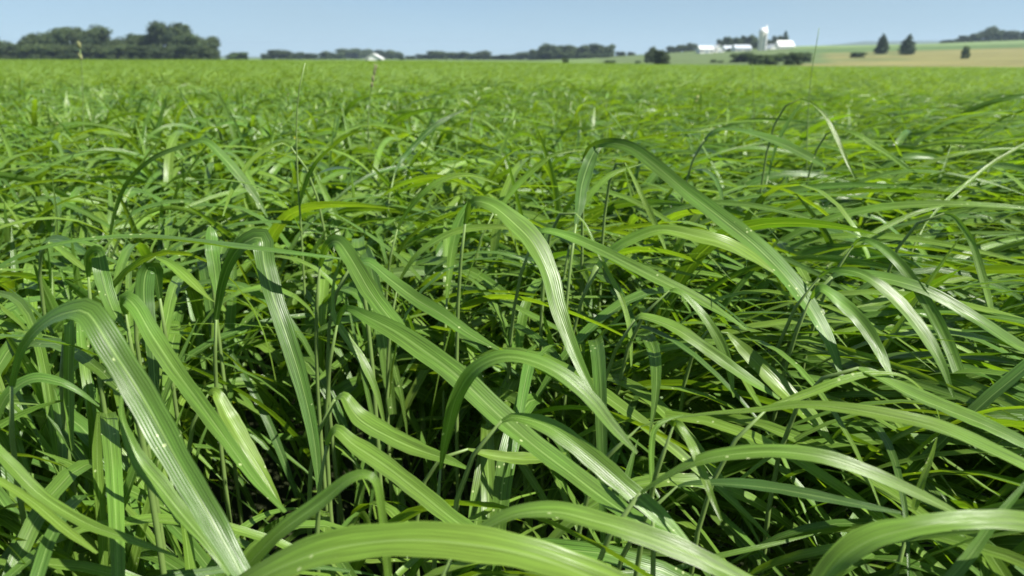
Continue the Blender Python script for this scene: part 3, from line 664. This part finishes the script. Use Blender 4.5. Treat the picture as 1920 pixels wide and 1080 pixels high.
# ------------------------------------------------------------------ trees
def crown_mesh(name, seed, lobes, m, kind='round', n=2600, card=0.055):
    """unit crown: base z=0, top z=1, radius 0.5; leaf clumps round overlapping lobes"""
    g = np.random.default_rng(seed); V, F, R = [], [], []
    if kind == 'round':
        cs = [(0, 0, .55, .30)]
        for i in range(6):
            a = i * 1.05 + g.uniform(-.3, .3); rr = g.uniform(.22, .36); cs.append((rr * math.cos(a), rr * math.sin(a), g.uniform(.08, .16), g.uniform(.11, .16)))
        for i in range(lobes):
            a = g.uniform(0, 6.28); z = g.uniform(.22, .82); rr = .34 * math.sqrt(max(.05, 1 - ((z - .5) / .55) ** 2)) * g.uniform(.6, 1)
            cs.append((rr * math.cos(a), rr * math.sin(a), z, g.uniform(.12, .2)))
    elif kind == 'cone':
        cs = [(g.normal(0, .012), g.normal(0, .012), z, (.44 * (1 - z) ** .75 * .5 + .012) * g.uniform(.75, 1.2)) for z in np.linspace(.08, .96, 15)]
        for i in range(16):
            z = g.uniform(.06, .8); a = g.uniform(0, 6.28); rr = (1 - z) ** .8 * .2 * g.uniform(.8, 1.5); cs.append((rr * math.cos(a), rr * math.sin(a), z, .05 + .05 * (1 - z)))
    cs = np.array(cs)
    # inner solid clumps
    for k, c in enumerate(cs):
        b = len(V); nu, nv = 8, 5
        for j in range(nv + 1):
            for i in range(nu):
                th = math.pi * j / nv; ph = 6.283 * i / nu; r = c[3] * .78 * g.uniform(.85, 1.1)
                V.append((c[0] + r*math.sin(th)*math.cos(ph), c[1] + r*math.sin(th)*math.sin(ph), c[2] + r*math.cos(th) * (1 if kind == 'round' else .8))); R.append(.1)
        for j in range(nv):
            for i in range(nu): F.append((b+j*nu+i, b+j*nu+(i+1) % nu, b+(j+1)*nu+(i+1) % nu, b+(j+1)*nu+i))
    wts = cs[:, 3] ** 2; wts /= wts.sum(); lobe_r = g.uniform(0, 1, len(cs))
    for _ in range(n):
        k = g.choice(len(cs), p=wts); c = cs[k]; d = g.normal(size=3); d /= np.linalg.norm(d)
        p = c[:3] + d * c[3] * g.uniform(.75, 1.18)
        if kind == 'cone' : p[:2] *= g.uniform(.9, 1.35); p[2] -= .01
        a = normed((d + g.normal(size=3) * .7)[None])[0]; u = np.cross(a, g.normal(size=3)); u /= np.linalg.norm(u); v = np.cross(a, u)
        s = card * g.uniform(.5, 1.2); b = len(V)
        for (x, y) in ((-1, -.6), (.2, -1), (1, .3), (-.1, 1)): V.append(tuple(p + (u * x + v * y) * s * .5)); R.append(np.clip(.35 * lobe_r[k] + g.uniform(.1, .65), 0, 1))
        F.append((b, b+1, b+2, b+3))
    V = np.array(V); V[:, 2] = np.clip(V[:, 2], 0, None); V[:, 2] /= V[:, 2].max(); r = np.percentile(np.hypot(V[:, 0], V[:, 1]), 98); V[:, :2] *= .5 / r
    return mesh_obj(name, V, np.array(F), m, None, False, None, np.array(R), link=False).data
def trunk_mesh(seed, kind='round'):
    g = random.Random(seed); m = MB()
    m.tube([(0, 0, -.03), (.01, 0, .2), (0, .01, .45), (.01, 0, .75)], [.035, .026, .018, .005], 8)
    if kind == 'round':
        for i in range(6):
            a = i * 1.05 + g.uniform(-.3, .3); z = g.uniform(.2, .4)
            m.tube([(0, 0, z), (.12*math.cos(a), .12*math.sin(a), z + .14), (.26*math.cos(a), .26*math.sin(a), z + .3)], [.014, .009, .003], 6)
    o = m.build('trunk', M_BARK); d = o.data; bpy.data.objects.remove(o); return d
ROUND = [crown_mesh('crown', 100 + i, 11 + i * 2, M_CROWN, n=3000) for i in range(5)]
CONE = [crown_mesh('crown', 200 + i, 0, M_CONIF, 'cone', n=2600, card=.06) for i in range(2)]
BUSH = [crown_mesh('crown', 300 + i, 10, M_BUSH, n=1800, card=.07) for i in range(3)]
TR, TC = trunk_mesh(1), trunk_mesh(2, 'cone')
def tree(kind, px, top, wpx, Y, label, group, z0=None, squash=.12, base_row=None):
    nm = {'r': 'broadleaf_tree', 'c': 'conifer_tree', 'b': 'bush'}[kind]
    if base_row is not None:                     # stand it where the land shows at that row
        ya = np.arange(181.0, 700.0, 3.0); xa = (px - 960) / FPX * cp * ya
        ok = np.nonzero(ground(xa, ya) >= CZ + ya * krow(base_row))[0]
        if len(ok): Y = float(ya[ok[0]])
    X = (px - 960) / FPX * cp * Y; zb = float(ground(X, Y)) if z0 is None else z0
    ztop = CZ + Y * float(krow(top)); h = max(ztop - zb, 1.0) * 1.02; wd = wpx / FPX * cp * Y
    t = thing(nm, label, 'bush' if kind == 'b' else 'tree', (X, Y, zb - .1), group, random.uniform(0, 6.28))
    tk = bpy.data.objects.new('trunk', TC if kind == 'c' else TR); COL.objects.link(tk); tk.parent = t; tk.scale = (h * .8, h * .8, h)
    src = {'r': ROUND, 'c': CONE, 'b': BUSH}[kind]
    if kind == 'r' and base_row is not None and px > 1300: src = BUSH
    cr_ = bpy.data.objects.new('crown', random.choice(src)); COL.objects.link(cr_); cr_.parent = t
    zc = {'r': .0, 'c': .03, 'b': 0}[kind] * h; cr_.location = (0, 0, zc); cr_.scale = (wd * 1.02, wd * 1.02, h - zc)
    return t
ORD = ['first', 'second', 'third', 'fourth', 'fifth', 'sixth', 'seventh', 'eighth', 'ninth', 'tenth', 'eleventh', 'twelfth', 'thirteenth', 'fourteenth', 'fifteenth', 'sixteenth', 'seventeenth', 'eighteenth', 'nineteenth', 'twentieth']
# left copse: back row and lower front row
for i, (x, t_, w_) in enumerate([(-70,70,60),(-25,66,50),(8,74,44),(46,78,44),(80,60,58),(118,50,52),(148,49,36),(187,45,52),(232,68,44),(272,62,50),(322,40,62),(360,60,50),(388,67,44)]):
    tree('r', x, t_, w_ * 1.25, 385 + random.uniform(-8, 14), ('tallest round tree, near the right end of the dark left clump' if t_ == 40 else '%s tree from the left in the back row of the dark left clump' % ORD[i]), 'back row of the left tree clump')
for i, (x, t_, w_) in enumerate([(-50,84,50),(-5,86,46),(30,84,46),(68,80,50),(104,80,50),(140,82,50),(178,80,50),(214,84,50),(250,82,52),(288,84,50),(326,82,52),(362,84,50),(392,86,42)]):
    tree('r', x, t_, w_ * 1.2, 362 + random.uniform(-6, 8), '%s low tree from the left along the front of the dark left clump' % ORD[i], 'front row of the left tree clump')
tree('b', 446, 97, 46, 430, 'low rounded tree standing alone just right of the dark left clump', None)
# the long far line of trees, left to right
for i, (x, t_, w_, Y) in enumerate([(500,100,20,640),(525,92,40,620),(552,97,34,640),(583,99,30,660),(612,95,24,700),(632,97,26,760),(655,90,40,950),(682,91,34,980),(722,93,34,900),(740,96,30,850),(770,104,18,700),(795,101,28,700),(820,94,34,680),(845,97,30,700),(868,96,34,690),(898,94,38,670),(930,103,36,700),(955,101,36,690),(985,96,36,660),(1005,92,26,640)]):
    tree('r', x, t_, w_ * 1.25, Y, '%s tree from the left in the low distant line left of centre' % ORD[i], 'distant tree line left of the block of tall trees')
tree('c', 753, 101, 12, 520, 'small pointed dark tree right of the lone white house', None)
for i, (x, t_, w_) in enumerate([(1022,80,28),(1045,83,34),(1072,83,36),(1098,83,34),(1122,81,34),(1140,82,24)]):
    tree('r', x, t_, w_ * 1.2, 600, '%s tree from the left in the block of tall trees right of centre' % ORD[i], 'block of tall trees right of centre')
for i, (x, t_, w_) in enumerate([(1030,96,34),(1062,98,36),(1095,98,36),(1128,99,32)]):
    tree('r', x, t_, w_ * 1.2, 560, '%s low tree in front of the block of tall trees' % ORD[i], 'lower trees before the tall block')
tree('b', 1060, 107, 14, 300, 'small dark bush at the field edge below the block of tall trees', None, base_row=119.5)
tree('b', 1144, 112, 24, 290, 'low green bush at the field edge right of the tall trees', None, base_row=120)
tree('b', 1196, 115, 14, 290, 'tiny bush left of the big dark bushes', None)
for i, (x, t_, w_) in enumerate([(1165,96,18),(1185,97,16)]):
    tree('r', x, t_, w_ * 1.2, 640, '%s little far tree between tall block and big dark bushes' % ORD[i], 'little far trees')
tree('r', 1219, 86, 24, 420, 'left taller one of the big dark trees between the tall block and farm', None, base_row=118)
tree('r', 1242, 92, 34, 400, 'right broader one of the big dark trees between the tall block and farm', None, base_row=121)
for i, (x, t_, w_) in enumerate([(1262,86,26),(1282,83,26),(1297,80,22)]):
    tree('r', x, t_, w_ * 1.2, 640, '%s tree of the three at the left of the farm' % ORD[i], 'trees left of the farm')
# farm trees
for i, (x, t_, w_) in enumerate([(1352,72,20),(1366,68,22),(1384,69,24),(1400,66,24),(1413,64,20)]):
    tree('r', x, t_, w_ * 1.2, 600, '%s tree from the left behind the farm, left of the silo' % ORD[i], 'trees behind the farm left of the silo')
for i, (x, t_, w_) in enumerate([(1441,73,16),(1455,66,20)]):
    tree('r', x, t_, w_ * 1.2, 600, ['low', 'taller'][i] + ' tree behind the farm just right of the silo', 'trees behind the farm right of the silo')
tree('c', 1469, 57, 16, 598, 'pointed tree, tallest behind the farm, right of the silo', None)
for i, (x, t_, w_, b_) in enumerate([(1388,99,30,117),(1405,97,30,117),(1425,101,32,122),(1444,101,28,122),(1468,98,26,116),(1488,96,28,122),(1506,97,26,117)]):
    tree('r', x, t_, w_ * 1.35, 300, '%s dark tree from the left standing in front of the farm' % ORD[i], 'dark trees in front of the farm', base_row=b_)
tree('b', 1338, 111, 14, 300, 'left of two tiny bushes below the white barns', None)
tree('b', 1351, 113, 14, 298, 'right of two tiny bushes below the white barns', None)
tree('b', 1365, 90, 10, 500, 'tiny dark bush between the white barns', None, base_row=97)
tree('b', 1608, 97, 30, 330, 'low grey green bush left of the two conifers', None, base_row=108)
# right
tree('c', 1651, 62, 27, 400, 'left one of two dark conifers in the hay field', None, base_row=102)
tree('c', 1699, 63, 31, 395, 'right one of two dark conifers in the hay field', None, base_row=103)
tree('b', 1809, 85, 17, 300, 'single small green tree on the hay slope at right', None, base_row=110)
for i, (x, t_, w_) in enumerate([(1772,74,26),(1792,71,26),(1806,66,26),(1824,62,26),(1843,48,30),(1860,56,26),(1876,58,22),(1892,56,22),(1906,66,20),(1920,55,22),(1940,52,30),(1975,50,36)]):
    tree('r', x, t_, w_ * 1.2, 640, ('tallest tree on the right hand ridge' if t_ == 48 else '%s tree from the left on the right hand ridge' % ORD[i]), 'trees along the right ridge')

# ------------------------------------------------------------------ farm buildings
def barn(name, x0, x1, eave, ridge, base, Y, label, cat, deep=9, roofm=None, gable_front=False, doors=1, windows=2, chimney=False):
    S_ = Y * cp / FPX; w_ = (x1 - x0) * S_; zb = CZ + Y * float(krow(base)); ze = CZ + Y * float(krow(eave)) - zb; zr = CZ + Y * float(krow(ridge)) - zb
    X = ((x0 + x1) / 2 - 960) * S_
    t = thing(name, label, cat, (X, Y, zb), 'white farm buildings' if cat == 'barn' else None)
    h = w_ / 2; m = MB(); z0 = -1.5
    if gable_front:
        m.add([(-h,0,z0),(h,0,z0),(h,0,ze),(0,0,zr),(-h,0,ze),(-h,deep,z0),(h,deep,z0),(h,deep,ze),(0,deep,zr),(-h,deep,ze)],
              [(0,1,2,3,4),(9,8,7,6,5),(1,6,7,2),(5,0,4,9),(0,5,6,1)])
        m.build('wall', M_WHITE, t); r = MB(); e = .35; k = (zr - ze) / h
        for s in (-1, 1):
            r.add([(s*(h+e), -e, ze - e*k + .05), (0, -e, zr + .05), (0, deep+e, zr + .05), (s*(h+e), deep+e, ze - e*k + .05),
                   (s*(h+e), -e, ze - e*k + .25), (0, -e, zr + .25), (0, deep+e, zr + .25), (s*(h+e), deep+e, ze - e*k + .25)],
                  [(0,1,2,3),(4,7,6,5),(0,4,5,1),(3,2,6,7),(0,3,7,4)])
    else:
        m.add([(-h,0,z0),(h,0,z0),(h,deep,z0),(-h,deep,z0),(-h,0,ze),(h,0,ze),(h,deep,ze),(-h,deep,ze),(-h,deep/2,zr),(h,deep/2,zr)],
              [(0,1,5,4),(1,2,6,9,5),(2,3,7,6),(3,0,4,8,7),(0,3,2,1)])
        m.build('wall', M_WHITE, t); r = MB(); e = .35; k = (zr - ze) / (deep / 2)
        for s, y in ((-1, -e), (1, deep + e)):
            r.add([(-h-e, y, ze - e*k + .05), (h+e, y, ze - e*k + .05), (h+e, deep/2, zr + .05), (-h-e, deep/2, zr + .05),
                   (-h-e, y, ze - e*k + .25), (h+e, y, ze - e*k + .25), (h+e, deep/2, zr + .25), (-h-e, deep/2, zr + .25)],
                  [(0,1,2,3),(4,7,6,5),(0,4,5,1),(0,3,7,4),(1,5,6,2)])
    ro = r.build('roof', roofm or M_ROOF, t)
    if chimney:
        c = MB(); c.box(h*.3, h*.3+.8, deep/2-.4, deep/2+.4, zr - .4, zr + 1.1); c.build('chimney', M_CONC, ro)
    for i in range(doors):
        cx_ = 0 if doors == 1 else (-h * .5 + i * h); d = MB(); dw = min(1.5, w_ * .14); dh = min(ze * .7, 3.0)
        d.box(cx_-dw, cx_+dw, -.06, .02, -.2, dh); d.build('door', M_ROOFB, t)
    for i in range(windows):
        cx_ = (-h * .72) if i == 0 else (h * .72); d = MB(); d.box(cx_-.5, cx_+.5, -.05, .03, ze*.4, ze*.4+1.0); d.build('window', M_DARK, t)
FY = 520
barn('barn', 1312, 1337, 93, 86.5, 100, FY - 30, 'leftmost low white barn of the distant farm', 'barn', 10)
barn('barn', 1340, 1357, 91, 84.5, 99, FY - 22, 'second white barn from the left, with its gable to the field', 'barn', 12, gable_front=True)
barn('barn', 1358, 1378, 92, 86, 98, FY + 26, 'small grey roofed barn behind the tiny dark bush', 'barn', 9, M_ROOFB)
barn('barn', 1378, 1408, 91, 84.5, 98, FY - 6, 'long low grey roofed barn just left of the silo', 'barn', 10, M_ROOFB, doors=2)
barn('barn', 1443, 1459, 91, 83, 99, FY, 'small white barn with gable front just right of the silo', 'barn', 12, gable_front=True)
barn('barn', 1460, 1488, 87, 76, 98, FY + 6, 'largest white barn at the right end of the farm', 'barn', 13)
barn('farmhouse', 684, 715, 110.5, 101.5, 119, 330, 'lone white house at the far field edge left of centre', 'house', 7, gable_front=True, windows=2, chimney=False)
# silo
S_ = FY * cp / FPX; zb = CZ + FY * float(krow(97)); zt = CZ + FY * float(krow(62)) - zb; R_ = 7.6 * S_
si = thing('silo', 'tall pale concrete silo with a bright dome in the middle of the farm', 'silo', ((1427 - 960) * S_ * (FY - 14) / FY, FY - 14, zb))
m = MB(); prof = [(R_, -1.5)]
for i in range(20):
    z = zt * i / 19; prof += [(R_, z), (R_ + .05, z + .05), (R_ + .05, z + .16), (R_, z + .2)]
m.lathe(prof, 28); m.build('shell', M_CONC, si, True)
m = MB(); m.lathe([(R_ + .2, zt + .15)] + [(max(.05, (R_ + .1) * math.cos(a)), zt + .3 + R_ * .95 * math.sin(a)) for a in np.linspace(0, 1.55, 9)], 28); m.build('dome', M_DOME, si, True)
m = MB(); m.box(R_*.35, R_*.35+.8, -R_-.7, -R_+.6, -1, zt - .5); m.build('chute', M_DOME, si)
m = MB(); m.tube([(R_*.62, 0, zt + .4), (R_*.66, 0, zt + 2.6), (R_*.7, 0, zt + 4.3)], [.6, .55, .4], 12); m.build('filler_pipe', M_DOME, si, True)

# ------------------------------------------------------------------ the air over the fields
def build_haze():
    m, n, o = mat('haze_air')
    v = N(n, 'ShaderNodeVolumePrincipled'); v.inputs['Color'].default_value = (0.62, 0.80, 1.0, 1)
    v.inputs['Density'].default_value = HAZE; v.inputs['Anisotropy'].default_value = 0.2
    n.links.new(v.outputs[0], o.inputs['Volume'])
    b = MB(); b.box(-5100, 5100, -450, 3750, HAZE_LOW, HAZE_TOP)
    h = b.build('haze', m); tag(h, 'thin bluish haze over the distant fields', kind='stuff')
bpy.context.view_layer.update()
_zs = [(o.matrix_world @ Vector(c)).z for o in SC.objects if o.type == 'MESH' for c in o.bound_box]
HAZE_LOW, HAZE_TOP = min(_zs) - 1.0, max(_zs) + 3.0
print('haze', HAZE_LOW, HAZE_TOP)
HAZE = 0.00017
build_haze()
